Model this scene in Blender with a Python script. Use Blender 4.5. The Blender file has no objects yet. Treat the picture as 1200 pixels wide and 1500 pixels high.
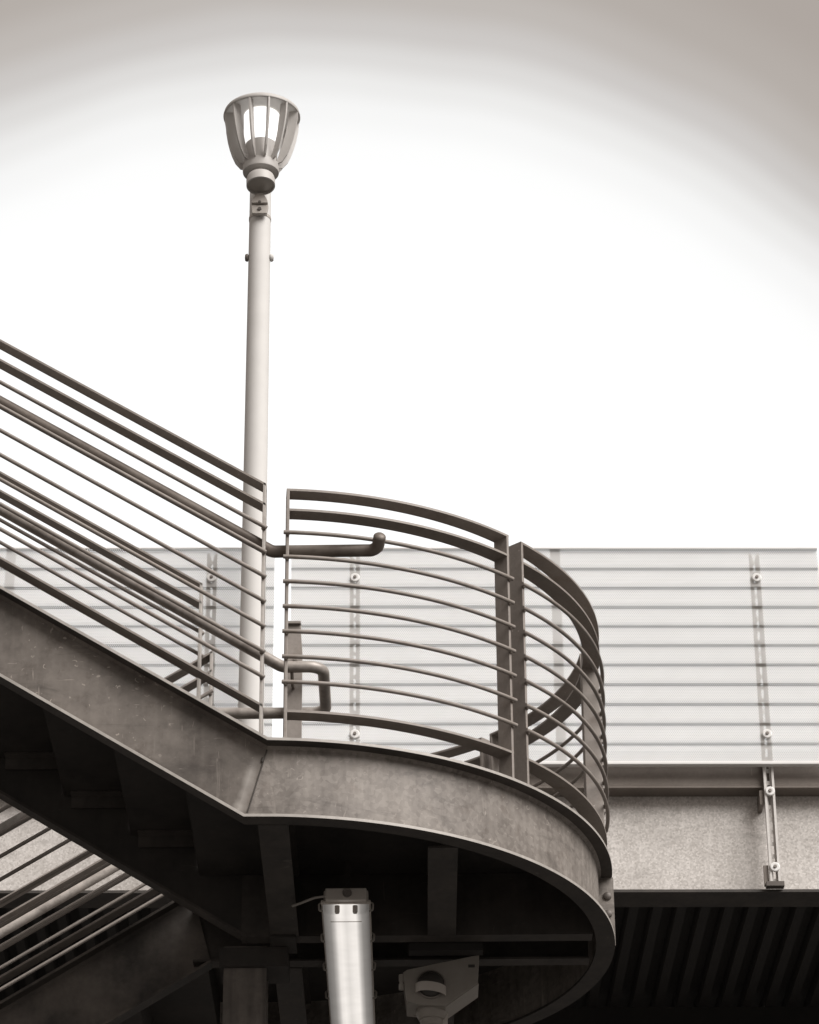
import bpy, math, random
from mathutils import Vector
R = math.radians
random.seed(7)
scene = bpy.context.scene
col = scene.collection
EYE = 1.6                      # camera height above the ground

# ------------------------------------------------------------------ camera
cam_d = bpy.data.cameras.new('camera'); cam = bpy.data.objects.new('camera', cam_d); col.objects.link(cam)
cam_d.sensor_fit = 'HORIZONTAL'; cam_d.sensor_width = 36.0; cam_d.lens = 140.98
cam_d.clip_start = 0.1; cam_d.clip_end = 3000
cam.location = (0.5778, -12.25, EYE)
from mathutils import Matrix
cam.rotation_euler = (Matrix.Rotation(R(90 + 28.643), 3, 'X') @ Matrix.Rotation(R(-0.466), 3, 'Z')).to_euler()
scene.camera = cam

# ------------------------------------------------------------------ light and exposure
scene.view_settings.view_transform = 'Standard'; scene.view_settings.look = 'None'
scene.view_settings.gamma = 1.0; scene.view_settings.exposure = 1.5
scene.view_settings.use_curve_mapping = False
SUN_EL, SUN_AZ = 41.0, 46.0     # behind the camera, to its right; azimuth from -Y towards +X
sd = bpy.data.lights.new('sun', 'SUN'); sun = bpy.data.objects.new('sun', sd); col.objects.link(sun)
sd.energy = 1.5; sd.angle = R(45); sd.color = (1.0, 0.975, 0.95)
tosun = Vector((math.sin(R(SUN_AZ)) * math.cos(R(SUN_EL)), -math.cos(R(SUN_AZ)) * math.cos(R(SUN_EL)), math.sin(R(SUN_EL))))
sun.rotation_euler = tosun.to_track_quat('Z', 'Y').to_euler()

world = bpy.data.worlds.new('World'); scene.world = world; world.use_nodes = True
nt = world.node_tree; nt.nodes.clear()
def N(tree, t, **kw):
    n = tree.nodes.new(t)
    for k, v in kw.items(): setattr(n, k, v)
    return n
wo = N(nt, 'ShaderNodeOutputWorld'); bg = N(nt, 'ShaderNodeBackground'); bg.inputs[1].default_value = 1.0
geo = N(nt, 'ShaderNodeNewGeometry')
dot = N(nt, 'ShaderNodeVectorMath', operation='DOT_PRODUCT')
g = Vector((-0.02965, 0.92492, 0.37900))
nrm = N(nt, 'ShaderNodeVectorMath', operation='NORMALIZE'); tc = N(nt, 'ShaderNodeTexCoord')
nt.links.new(tc.outputs['Generated'], nrm.inputs[0])
# soft unevenness of the cloud layer moves the edge of the bright patch about
cn = N(nt, 'ShaderNodeTexNoise'); cn.inputs['Scale'].default_value = 7.0; cn.inputs['Detail'].default_value = 2.0
nt.links.new(nrm.outputs[0], cn.inputs['Vector'])
nt.links.new(nrm.outputs[0], dot.inputs[0]); dot.inputs[1].default_value = g
ac = N(nt, 'ShaderNodeMath', operation='ARCCOSINE'); nt.links.new(dot.outputs['Value'], ac.inputs[0])
jit = N(nt, 'ShaderNodeMath', operation='MULTIPLY_ADD'); nt.links.new(cn.outputs['Fac'], jit.inputs[0]); jit.inputs[1].default_value = 0.02; nt.links.new(ac.outputs[0], jit.inputs[2])
mr = N(nt, 'ShaderNodeMapRange'); nt.links.new(jit.outputs[0], mr.inputs['Value'])
mr.inputs['From Min'].default_value = R(0) + 0.010; mr.inputs['From Max'].default_value = R(25) + 0.010
cr = N(nt, 'ShaderNodeValToRGB'); nt.links.new(mr.outputs[0], cr.inputs['Fac'])
def S(deg): return deg / 25.0
els = [(S(a_), (v_, v_ * g_, v_ * b_)) for a_, v_, g_, b_ in ((0, .42, 1, 1), (11.5, .385, 1, 1), (12.7, .350, 1, .998), (13.4, .328, .998, .994), (13.9, .298, .992, .982), (14.4, .256, .98, .962),
       (14.9, .213, .96, .93), (15.5, .183, .935, .88), (16.2, .161, .915, .845), (17.2, .148, .90, .825), (24.9, .140, .90, .825))]
cr.color_ramp.interpolation = 'EASE'
while len(cr.color_ramp.elements) < len(els): cr.color_ramp.elements.new(0.5)
for e, (p, c) in zip(cr.color_ramp.elements, els): e.position = p; e.color = (*c, 1)
sky = N(nt, 'ShaderNodeTexSky'); sky.sky_type = 'NISHITA'; sky.sun_disc = False
sky.sun_elevation = R(SUN_EL); sky.sun_rotation = R(180 - SUN_AZ); sky.dust_density = 5
bw = N(nt, 'ShaderNodeRGBToBW'); nt.links.new(sky.outputs[0], bw.inputs[0])
mul = N(nt, 'ShaderNodeMath', operation='MULTIPLY'); nt.links.new(bw.outputs[0], mul.inputs[0]); mul.inputs[1].default_value = 0.002
add = N(nt, 'ShaderNodeMixRGB', blend_type='ADD'); add.inputs['Fac'].default_value = 1.0
nt.links.new(cr.outputs[0], add.inputs[1]); nt.links.new(mul.outputs[0], add.inputs[2])
nt.links.new(add.outputs[0], bg.inputs[0]); nt.links.new(bg.outputs[0], wo.inputs[0])

# ------------------------------------------------------------------ materials
MATS = {}
def steel(name, c1, c2, rough=0.55, metal=0.25, spangle=60.0, spangle_amt=0.35, blotch=2.5, blotch_amt=0.6, streak=0.0, scratch=0.0, bump=0.15, rust=0.0, speck=0.0, arcs=0.0, ground=None, smear=0.0):
    """weathered / galvanised steel: c1 dark, c2 light"""
    m = bpy.data.materials.new(name); m.use_nodes = True; t = m.node_tree; t.nodes.clear(); L = t.links.new
    out = N(t, 'ShaderNodeOutputMaterial'); b = N(t, 'ShaderNodeBsdfPrincipled'); L(b.outputs[0], out.inputs[0])
    tc = N(t, 'ShaderNodeTexCoord'); co = tc.outputs['Object']
    v = N(t, 'ShaderNodeTexVoronoi'); v.inputs['Scale'].default_value = spangle; L(co, v.inputs['Vector'])
    vb = N(t, 'ShaderNodeRGBToBW'); L(v.outputs['Color'], vb.inputs[0])
    n1 = N(t, 'ShaderNodeTexNoise'); n1.inputs['Scale'].default_value = blotch; n1.inputs['Detail'].default_value = 6; n1.inputs['Roughness'].default_value = 0.62; L(co, n1.inputs['Vector'])
    n2 = N(t, 'ShaderNodeTexNoise'); n2.inputs['Scale'].default_value = 42; n2.inputs['Detail'].default_value = 4; L(co, n2.inputs['Vector'])
    def lin(a, ka, bb, kb, c0):
        x = N(t, 'ShaderNodeMath', operation='MULTIPLY_ADD'); L(a, x.inputs[0]); x.inputs[1].default_value = ka; x.inputs[2].default_value = c0
        y = N(t, 'ShaderNodeMath', operation='MULTIPLY_ADD'); L(bb, y.inputs[0]); y.inputs[1].default_value = kb; L(x.outputs[0], y.inputs[2]); return y.outputs[0]
    f = lin(vb.outputs[0], spangle_amt, n1.outputs['Fac'], blotch_amt * 2.2, 0.5 - spangle_amt * 0.5 - blotch_amt * 1.1)
    x = N(t, 'ShaderNodeMath', operation='MULTIPLY_ADD'); L(n2.outputs['Fac'], x.inputs[0]); x.inputs[1].default_value = 0.3; L(f, x.inputs[2])
    y = N(t, 'ShaderNodeMath', operation='ADD'); L(x.outputs[0], y.inputs[0]); y.inputs[1].default_value = -0.15; f = y.outputs[0]
    if streak:
        mp = N(t, 'ShaderNodeMapping'); mp.inputs['Scale'].default_value = (26, 26, 1.3); L(co, mp.inputs['Vector'])
        n3 = N(t, 'ShaderNodeTexNoise'); n3.inputs['Scale'].default_value = 1.0; n3.inputs['Detail'].default_value = 3; L(mp.outputs[0], n3.inputs['Vector'])
        s = N(t, 'ShaderNodeMath', operation='MULTIPLY_ADD'); L(n3.outputs['Fac'], s.inputs[0]); s.inputs[1].default_value = streak; L(f, s.inputs[2])
        s2 = N(t, 'ShaderNodeMath', operation='ADD'); L(s.outputs[0], s2.inputs[0]); s2.inputs[1].default_value = -streak * 0.5; f = s2.outputs[0]
    mix = N(t, 'ShaderNodeMixRGB'); L(f, mix.inputs['Fac']); mix.inputs[1].default_value = (*c1, 1); mix.inputs[2].default_value = (*c2, 1); mix.use_clamp = True
    c = mix.outputs[0]
    def overlay(c, mask, colr):
        mm = N(t, 'ShaderNodeMixRGB'); L(mask, mm.inputs['Fac']); L(c, mm.inputs[1]); mm.inputs[2].default_value = (*colr, 1); return mm.outputs[0]
    if rust:
        n4 = N(t, 'ShaderNodeTexNoise'); n4.inputs['Scale'].default_value = 9; n4.inputs['Detail'].default_value = 8; n4.inputs['Roughness'].default_value = 0.7; L(co, n4.inputs['Vector'])
        r = N(t, 'ShaderNodeMapRange'); L(n4.outputs['Fac'], r.inputs['Value']); r.inputs['From Min'].default_value = 0.55; r.inputs['From Max'].default_value = 0.72; r.inputs['To Max'].default_value = rust
        c = overlay(c, r.outputs[0], tuple(k * q for k, q in zip(c1, (1.0, 0.82, 0.68))))
    if smear:
        for sc_, lo, hi, amt, colr in (((2.2, 2.2, 11), 0.56, 0.72, smear, tuple(q * 0.55 for q in c1)), ((30, 30, 2.2), 0.60, 0.72, smear, tuple(min(1, q * 1.25) for q in c2)), ((3.2, 3.2, 5.5), 0.57, 0.70, smear * 0.8, tuple(q * 0.75 for q in c1))):
            mp = N(t, 'ShaderNodeMapping'); mp.inputs['Scale'].default_value = sc_; mp.inputs['Location'].default_value = (sc_[0], 3.3, sc_[2]); L(co, mp.inputs['Vector'])
            n9 = N(t, 'ShaderNodeTexNoise'); n9.inputs['Scale'].default_value = 1.0; n9.inputs['Detail'].default_value = 7; n9.inputs['Roughness'].default_value = 0.65; n9.inputs['Distortion'].default_value = 1.1; L(mp.outputs[0], n9.inputs['Vector'])
            r = N(t, 'ShaderNodeMapRange'); L(n9.outputs['Fac'], r.inputs['Value']); r.inputs['From Min'].default_value = lo; r.inputs['From Max'].default_value = hi; r.inputs['To Max'].default_value = amt
            c = overlay(c, r.outputs[0], colr)
    if scratch:
        for k, (sx, th, rot) in enumerate((((9, 9, 60), 0.735, 0.4), ((55, 20, 9), 0.745, 1.1))):
            mp = N(t, 'ShaderNodeMapping'); mp.inputs['Scale'].default_value = sx; mp.inputs['Rotation'].default_value = (0, rot, 0); L(co, mp.inputs['Vector'])
            n5 = N(t, 'ShaderNodeTexNoise'); n5.inputs['Scale'].default_value = 1.4; n5.inputs['Detail'].default_value = 2; n5.inputs['Distortion'].default_value = 0.6; L(mp.outputs[0], n5.inputs['Vector'])
            r = N(t, 'ShaderNodeMapRange'); L(n5.outputs['Fac'], r.inputs['Value']); r.inputs['From Min'].default_value = th - 0.03; r.inputs['From Max'].default_value = th + 0.02; r.inputs['To Max'].default_value = scratch
            c = overlay(c, r.outputs[0], tuple(min(1, q * 1.9) for q in c2))
    if arcs:
        wn = N(t, 'ShaderNodeTexNoise'); wn.inputs['Scale'].default_value = 30; L(co, wn.inputs['Vector'])
        wv = N(t, 'ShaderNodeVectorMath', operation='MULTIPLY_ADD'); L(wn.outputs['Color'], wv.inputs[0]); wv.inputs[1].default_value = (.012, .012, .012); L(co, wv.inputs[2])
        for sc, rad, th, ns in ((24, 0.30, 0.60, 11), (13, 0.38, 0.62, 8)):
            v3 = N(t, 'ShaderNodeTexVoronoi'); v3.inputs['Scale'].default_value = sc; L(wv.outputs[0], v3.inputs['Vector'])
            cmp_ = N(t, 'ShaderNodeMath', operation='COMPARE'); L(v3.outputs['Distance'], cmp_.inputs[0]); cmp_.inputs[1].default_value = rad; cmp_.inputs[2].default_value = 0.035
            n7 = N(t, 'ShaderNodeTexNoise'); n7.inputs['Scale'].default_value = ns * 3; L(co, n7.inputs['Vector'])
            n8 = N(t, 'ShaderNodeTexNoise'); n8.inputs['Scale'].default_value = 2.6; L(co, n8.inputs['Vector'])
            r7 = N(t, 'ShaderNodeMapRange'); L(n7.outputs['Fac'], r7.inputs['Value']); r7.inputs['From Min'].default_value = th; r7.inputs['From Max'].default_value = th + 0.04
            r8 = N(t, 'ShaderNodeMapRange'); L(n8.outputs['Fac'], r8.inputs['Value']); r8.inputs['From Min'].default_value = 0.46; r8.inputs['From Max'].default_value = 0.56
            m7 = N(t, 'ShaderNodeMath', operation='MULTIPLY'); L(cmp_.outputs[0], m7.inputs[0]); L(r7.outputs[0], m7.inputs[1])
            m8 = N(t, 'ShaderNodeMath', operation='MULTIPLY'); L(m7.outputs[0], m8.inputs[0]); L(r8.outputs[0], m8.inputs[1])
            m9 = N(t, 'ShaderNodeMath', operation='MULTIPLY'); L(m8.outputs[0], m9.inputs[0]); m9.inputs[1].default_value = arcs
            c = overlay(c, m9.outputs[0], tuple(min(1, q * 2.0) for q in c2))
    if ground:     # bright patch where the weld was dressed and zinc-painted; ground = (x of joint at z=0, dx/dz)
        sx = N(t, 'ShaderNodeSeparateXYZ'); L(co, sx.inputs[0])
        a1_ = N(t, 'ShaderNodeMath', operation='MULTIPLY_ADD'); L(sx.outputs['Z'], a1_.inputs[0]); a1_.inputs[1].default_value = -ground[1]; L(sx.outputs['X'], a1_.inputs[2])
        a2_ = N(t, 'ShaderNodeMath', operation='ADD'); L(a1_.outputs[0], a2_.inputs[0]); a2_.inputs[1].default_value = -ground[0] + 0.036
        a3_ = N(t, 'ShaderNodeMath', operation='ABSOLUTE'); L(a2_.outputs[0], a3_.inputs[0])
        ng = N(t, 'ShaderNodeTexNoise'); ng.inputs['Scale'].default_value = 16; ng.inputs['Detail'].default_value = 4; L(co, ng.inputs['Vector'])
        a4_ = N(t, 'ShaderNodeMath', operation='MULTIPLY_ADD'); L(ng.outputs['Fac'], a4_.inputs[0]); a4_.inputs[1].default_value = 0.06; L(a3_.outputs[0], a4_.inputs[2])
        r9 = N(t, 'ShaderNodeMapRange'); L(a4_.outputs[0], r9.inputs['Value']); r9.inputs['From Min'].default_value = 0.062; r9.inputs['From Max'].default_value = 0.030; r9.inputs['To Max'].default_value = 0.75
        z1 = N(t, 'ShaderNodeMapRange'); L(sx.outputs['Z'], z1.inputs['Value']); z1.inputs['From Min'].default_value = 0.27; z1.inputs['From Max'].default_value = 0.20
        m1 = N(t, 'ShaderNodeMath', operation='MULTIPLY'); L(r9.outputs[0], m1.inputs[0]); L(z1.outputs[0], m1.inputs[1])
        c = overlay(c, m1.outputs[0], (0.40, 0.37, 0.34))
    if speck:
        v2 = N(t, 'ShaderNodeTexVoronoi'); v2.inputs['Scale'].default_value = 22; L(co, v2.inputs['Vector'])
        r = N(t, 'ShaderNodeMapRange'); L(v2.outputs['Distance'], r.inputs['Value']); r.inputs['From Min'].default_value = 0.10; r.inputs['From Max'].default_value = 0.04; r.inputs['To Max'].default_value = speck
        n6 = N(t, 'ShaderNodeTexNoise'); n6.inputs['Scale'].default_value = 5; L(co, n6.inputs['Vector'])
        g2 = N(t, 'ShaderNodeMath', operation='GREATER_THAN'); L(n6.outputs['Fac'], g2.inputs[0]); g2.inputs[1].default_value = 0.56
        g3 = N(t, 'ShaderNodeMath', operation='MULTIPLY'); L(g2.outputs[0], g3.inputs[0]); L(r.outputs[0], g3.inputs[1])
        c = overlay(c, g3.outputs[0], tuple(min(1, q * 1.8) for q in c2))
    L(c, b.inputs['Base Color']); b.inputs['Metallic'].default_value = metal
    rr = N(t, 'ShaderNodeMapRange'); L(n1.outputs['Fac'], rr.inputs['Value']); rr.inputs['To Min'].default_value = rough - 0.18; rr.inputs['To Max'].default_value = rough + 0.2; L(rr.outputs[0], b.inputs['Roughness'])
    bp = N(t, 'ShaderNodeBump'); bp.inputs['Strength'].default_value = bump; bp.inputs['Distance'].default_value = 0.004
    hh = lin(n1.outputs['Fac'], 1.0, n2.outputs['Fac'], 0.5, 0); L(hh, bp.inputs['Height']); L(bp.outputs[0], b.inputs['Normal'])
    MATS[name] = m; return m

M_CH = steel('channel_steel', (0.088, 0.072, 0.061), (0.285, 0.255, 0.228), rough=0.55, metal=0.08, spangle=62, spangle_amt=0.45, blotch=2.2, blotch_amt=0.85, streak=0.75, rust=0.35, bump=0.12, scratch=0.25, arcs=0.3, smear=0.55)
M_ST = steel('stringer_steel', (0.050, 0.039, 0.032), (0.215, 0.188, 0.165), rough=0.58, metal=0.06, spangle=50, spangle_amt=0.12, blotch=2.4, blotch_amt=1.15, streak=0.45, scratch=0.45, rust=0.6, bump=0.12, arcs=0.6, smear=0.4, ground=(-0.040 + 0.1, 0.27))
M_RAIL = steel('rail_steel', (0.165, 0.140, 0.122), (0.37, 0.330, 0.298), rough=0.5, metal=0.08, spangle=90, spangle_amt=0.15, blotch=6, blotch_amt=0.45, rust=0.4, speck=0.5, bump=0.1)
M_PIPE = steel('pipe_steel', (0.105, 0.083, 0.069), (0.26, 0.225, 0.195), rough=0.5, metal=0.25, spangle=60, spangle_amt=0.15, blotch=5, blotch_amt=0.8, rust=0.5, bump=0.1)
M_PIPG = steel('skylit_pipe_steel', (0.19, 0.162, 0.142), (0.52, 0.475, 0.435), rough=0.4, metal=0.2, spangle=50, spangle_amt=0.25, blotch=7, blotch_amt=0.9, rust=0.4, bump=0.1)  # paler base colour stands in for bright sky on the pipe's top
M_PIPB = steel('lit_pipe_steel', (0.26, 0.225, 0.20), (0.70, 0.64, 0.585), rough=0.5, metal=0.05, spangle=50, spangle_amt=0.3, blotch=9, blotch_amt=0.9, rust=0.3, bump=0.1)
M_POST = steel('post_galvanised', (0.26, 0.235, 0.212), (0.56, 0.52, 0.48), rough=0.5, metal=0.08, spangle=90, spangle_amt=0.2, blotch=7, blotch_amt=0.6, rust=0.3, bump=0.1)
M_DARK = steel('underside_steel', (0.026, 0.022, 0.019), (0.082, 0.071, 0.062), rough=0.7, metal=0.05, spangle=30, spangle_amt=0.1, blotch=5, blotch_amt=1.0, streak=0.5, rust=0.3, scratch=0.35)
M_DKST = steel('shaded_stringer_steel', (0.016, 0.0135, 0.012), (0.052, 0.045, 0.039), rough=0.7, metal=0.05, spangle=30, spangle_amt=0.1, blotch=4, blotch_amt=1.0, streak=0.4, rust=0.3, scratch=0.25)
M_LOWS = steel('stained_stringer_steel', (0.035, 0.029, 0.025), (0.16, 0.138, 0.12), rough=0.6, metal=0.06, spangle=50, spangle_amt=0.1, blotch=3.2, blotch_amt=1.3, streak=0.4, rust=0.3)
M_COL = steel('column_steel', (0.05, 0.043, 0.037), (0.20, 0.175, 0.155), rough=0.6, metal=0.05, spangle=40, spangle_amt=0.15, blotch=4, blotch_amt=0.6, streak=1.2, rust=0.3)
M_EDGE = steel('bare_flange_edge', (0.30, 0.275, 0.25), (0.50, 0.465, 0.43), rough=0.5, metal=0.1, spangle=70, spangle_amt=0.3, blotch=6, blotch_amt=0.6)
M_GIRD = steel('galvanised_girder_steel', (0.40, 0.368, 0.338), (0.72, 0.68, 0.645), rough=0.6, metal=0.15, spangle=95, spangle_amt=0.85, blotch=1.6, blotch_amt=0.7, bump=0.06, smear=0.4, streak=0.4)
M_TOE = steel('toe_channel_steel', (0.13, 0.108, 0.092), (0.25, 0.217, 0.19), rough=0.5, metal=0.3, spangle=60, spangle_amt=0.15, blotch=3, blotch_amt=0.5, scratch=0.3)
M_STRUT = steel('strut_galvanised', (0.50, 0.47, 0.44), (0.72, 0.69, 0.66), rough=0.5, metal=0.1, spangle=90, spangle_amt=0.3, blotch=8, blotch_amt=0.4)
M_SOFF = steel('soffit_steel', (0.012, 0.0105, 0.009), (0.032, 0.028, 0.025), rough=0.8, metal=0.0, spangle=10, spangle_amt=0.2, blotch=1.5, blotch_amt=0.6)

def plain(name, c, rough=0.5, metal=0.0, var=0.12, scale=12, emit=None, es=0.0, alpha=None):
    m = bpy.data.materials.new(name); m.use_nodes = True; t = m.node_tree; b = t.nodes['Principled BSDF']; L = t.links.new
    tc = N(t, 'ShaderNodeTexCoord'); n = N(t, 'ShaderNodeTexNoise'); n.inputs['Scale'].default_value = scale; n.inputs['Detail'].default_value = 5; L(tc.outputs['Object'], n.inputs['Vector'])
    mx = N(t, 'ShaderNodeMixRGB'); L(n.outputs['Fac'], mx.inputs['Fac'])
    mx.inputs[1].default_value = (*[q * (1 - var * 1.5) for q in c], 1); mx.inputs[2].default_value = (*[min(1, q * (1 + var * 1.5)) for q in c], 1)
    L(mx.outputs[0], b.inputs['Base Color']); b.inputs['Roughness'].default_value = rough; b.inputs['Metallic'].default_value = metal
    if emit: b.inputs['Emission Color'].default_value = (*emit, 1); b.inputs['Emission Strength'].default_value = es
    return m
M_LAMP = plain('lamp_paint', (0.50, 0.475, 0.45), 0.5, var=0.06, scale=6)
M_POLE = plain('pole_paint', (0.65, 0.63, 0.605), 0.7, var=0.05, scale=9)
M_LENS = plain('lamp_lens', (0.9, 0.9, 0.9), 0.3, emit=(1, 0.99, 0.97), es=0.35, var=0.01)
M_GLASSY = plain('sensor_glass', (0.40, 0.37, 0.335), 0.3, var=0.15)
M_WASH = plain('washer_plastic', (0.84, 0.82, 0.80), 0.4, var=0.03)
M_BOLT = plain('bolt_steel', (0.22, 0.195, 0.175), 0.45, metal=0.4)
M_DBOLT = plain('dark_bolt_steel', (0.10, 0.085, 0.075), 0.5, metal=0.3)
M_HOUS = plain('fixture_housing', (0.46, 0.42, 0.38), 0.5, var=0.08)
M_FDARK = plain('dark_plastic', (0.05, 0.045, 0.04), 0.4)
M_WEDGE = plain('bracket_paint', (0.27, 0.245, 0.217), 0.55, var=0.1, scale=20)
M_ASPH = plain('paving', (0.095, 0.090, 0.085), 0.9, var=0.25, scale=3)
M_CONC = plain('footing_concrete', (0.3, 0.28, 0.26), 0.85, var=0.2, scale=5)
M_CABLE = plain('cable_sheath', (0.30, 0.275, 0.25), 0.5)

def mat_diffuser():
    m = bpy.data.materials.new('diffuser_lit'); m.use_nodes = True; t = m.node_tree; b = t.nodes['Principled BSDF']; L = t.links.new
    # tubes glow brightest behind the ribbed cover, along its middle (u across in the uv)
    uv = N(t, 'ShaderNodeUVMap'); sp = N(t, 'ShaderNodeSeparateXYZ'); L(uv.outputs[0], sp.inputs[0])
    cr = N(t, 'ShaderNodeValToRGB'); L(sp.outputs['X'], cr.inputs['Fac'])
    pts = [(0.0, 0.035), (0.08, 0.06), (0.16, 0.085), (0.23, 0.16), (0.30, 0.29), (0.38, 0.32), (0.50, 0.265), (0.62, 0.31), (0.71, 0.32), (0.78, 0.17), (0.85, 0.085), (0.94, 0.055), (1.0, 0.03)]
    while len(cr.color_ramp.elements) < len(pts): cr.color_ramp.elements.new(0.5)
    for e, (p, v) in zip(cr.color_ramp.elements, pts): e.position = p; e.color = (v, v * 0.945, v * 0.89, 1)
    n = N(t, 'ShaderNodeTexNoise'); n.inputs['Scale'].default_value = 14; n.inputs['Detail'].default_value = 6
    tc = N(t, 'ShaderNodeTexCoord'); L(tc.outputs['Object'], n.inputs['Vector'])
    mr = N(t, 'ShaderNodeMapRange'); L(n.outputs['Fac'], mr.inputs['Value']); mr.inputs['To Min'].default_value = 0.85; mr.inputs['To Max'].default_value = 1.1
    L(cr.outputs[0], b.inputs['Emission Color']); L(mr.outputs[0], b.inputs['Emission Strength'])
    b.inputs['Base Color'].default_value = (0.12, 0.105, 0.092, 1); b.inputs['Roughness'].default_value = 0.6
    return m
M_DIFF = mat_diffuser()

def mat_perf():
    m = bpy.data.materials.new('perforated_sheet'); m.use_nodes = True; t = m.node_tree; L = t.links.new
    b = t.nodes['Principled BSDF']; out = t.nodes['Material Output']
    b.inputs['Base Color'].default_value = (0.80, 0.785, 0.765, 1); b.inputs['Roughness'].default_value = 0.5
    tc = N(t, 'ShaderNodeTexCoord'); n = N(t, 'ShaderNodeTexNoise'); n.inputs['Scale'].default_value = 2.2; n.inputs['Detail'].default_value = 6; L(tc.outputs['Object'], n.inputs['Vector'])
    mx = N(t, 'ShaderNodeMixRGB'); L(n.outputs['Fac'], mx.inputs['Fac']); mx.inputs[1].default_value = (0.48, 0.465, 0.447, 1); mx.inputs[2].default_value = (0.61, 0.598, 0.582, 1); L(mx.outputs[0], b.inputs['Base Color'])
    tr = N(t, 'ShaderNodeBsdfTransparent'); ms = N(t, 'ShaderNodeMixShader')
    uv = N(t, 'ShaderNodeUVMap'); s = 0.0125; h = s * 0.866; r = s * 0.275
    ds = []
    for off in ((0, 0), (s / 2, h)):
        a = N(t, 'ShaderNodeVectorMath', operation='ADD'); L(uv.outputs[0], a.inputs[0]); a.inputs[1].default_value = (off[0], off[1], 0)
        w = N(t, 'ShaderNodeVectorMath', operation='WRAP'); L(a.outputs[0], w.inputs[0]); w.inputs[1].default_value = (s / 2, h, 1); w.inputs[2].default_value = (-s / 2, -h, -1)
        l = N(t, 'ShaderNodeVectorMath', operation='LENGTH'); L(w.outputs[0], l.inputs[0]); ds.append(l.outputs['Value'])
    mn = N(t, 'ShaderNodeMath', operation='MINIMUM'); L(ds[0], mn.inputs[0]); L(ds[1], mn.inputs[1])
    lt = N(t, 'ShaderNodeMath', operation='LESS_THAN'); L(mn.outputs[0], lt.inputs[0]); lt.inputs[1].default_value = r
    L(lt.outputs[0], ms.inputs['Fac']); L(b.outputs[0], ms.inputs[1]); L(tr.outputs[0], ms.inputs[2]); L(ms.outputs[0], out.inputs['Surface'])
    return m
M_PERF = mat_perf()

# ------------------------------------------------------------------ mesh helpers (all coordinates are world metres)
class MB:
    def __init__(s): s.v = []; s.f = []; s.uv = None
    def add(s, vs, fs):
        o = len(s.v); s.v += [Vector(p) for p in vs]; s.f += [tuple(i + o for i in f) for f in fs]; return s
    def box(s, x0, x1, y0, y1, z0, z1):
        vs = [(x, y, z) for x in (x0, x1) for y in (y0, y1) for z in (z0, z1)]
        return s.add(vs, [(0, 1, 3, 2), (4, 6, 7, 5), (0, 4, 5, 1), (2, 3, 7, 6), (0, 2, 6, 4), (1, 5, 7, 3)])
    def sweep(s, frames, prof, closed=True, caps=True):
        """frames: [(pos, u, v)], prof: [(a, b)] -> pos + u*a + v*b"""
        n = len(prof); vs = []
        for p, u, w in frames: vs += [p + u * a + w * b for a, b in prof]
        fs = []
        for i in range(len(frames) - 1):
            for j in range(n if closed else n - 1):
                k = (j + 1) % n
                fs.append((i * n + j, i * n + k, (i + 1) * n + k, (i + 1) * n + j))
        if caps and closed:
            fs.append(tuple(range(n - 1, -1, -1))); fs.append(tuple((len(frames) - 1) * n + j for j in range(n)))
        return s.add(vs, fs)
    def tube(s, path, r, seg=14, caps=True):
        path = [Vector(p) for p in path]; fr = []; up = None
        for i, p in enumerate(path):
            a = path[max(0, i - 1)]; b = path[min(len(path) - 1, i + 1)]; d = (b - a).normalized()
            if up is None: up = Vector((0, 0, 1)) if abs(d.z) < 0.9 else Vector((0, 1, 0))
            u = (up - d * up.dot(d)).normalized(); up = u; w = d.cross(u); fr.append((p, u, w))
        return s.sweep(fr, [(r * math.cos(2 * math.pi * k / seg), r * math.sin(2 * math.pi * k / seg)) for k in range(seg)], True, caps)
    def lathe(s, c, axis, prof, seg=40):
        """prof: [(radius, distance along axis)]"""
        axis = Vector(axis).normalized(); u = axis.orthogonal().normalized(); w = axis.cross(u); c = Vector(c); n = seg; vs = []; fs = []
        for r, h in prof:
            for k in range(n):
                t = 2 * math.pi * k / n; vs.append(c + axis * h + u * (r * math.cos(t)) + w * (r * math.sin(t)))
        for i in range(len(prof) - 1):
            for k in range(n):
                q = (k + 1) % n; fs.append((i * n + k, i * n + q, (i + 1) * n + q, (i + 1) * n + k))
        return s.add(vs, fs)
    def prism(s, poly, axis_vec):
        a = Vector(axis_vec); n = len(poly); vs = [Vector(p) for p in poly] + [Vector(p) + a for p in poly]
        fs = [tuple(range(n - 1, -1, -1)), tuple(range(n, 2 * n))] + [(i, (i + 1) % n, n + (i + 1) % n, n + i) for i in range(n)]
        return s.add(vs, fs)

def base_of(o):
    v = Vector((0, 0, 0))
    while o is not None: v = v + o.location; o = o.parent
    return v
def build(name, mb, mat, parent=None, smooth=None, bevel=0.0, uvs=None, loc=None):
    b = base_of(parent) if parent is not None else Vector((0, 0, 0))
    L0 = Vector(loc) if loc is not None else b
    me = bpy.data.meshes.new(name); me.from_pydata([tuple(p - L0) for p in mb.v], [], mb.f)
    import bmesh
    bm = bmesh.new(); bm.from_mesh(me); bmesh.ops.recalc_face_normals(bm, faces=bm.faces); bm.to_mesh(me); bm.free()
    me.materials.append(mat)
    if smooth is not None:
        for p in me.polygons: p.use_smooth = True
        me.set_sharp_from_angle(angle=R(smooth))
    if uvs is not None:
        ul = me.uv_layers.new(name='UVMap')
        for lp in me.loops: ul.data[lp.index].uv = uvs[lp.vertex_index]
    o = bpy.data.objects.new(name, me); col.objects.link(o)
    if parent is not None: o.parent = parent; o.location = L0 - b
    else: o.location = L0
    if bevel:
        md = o.modifiers.new('edge', 'BEVEL'); md.width = bevel; md.segments = 2; md.limit_method = 'ANGLE'; md.angle_limit = R(40)
    return o
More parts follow.
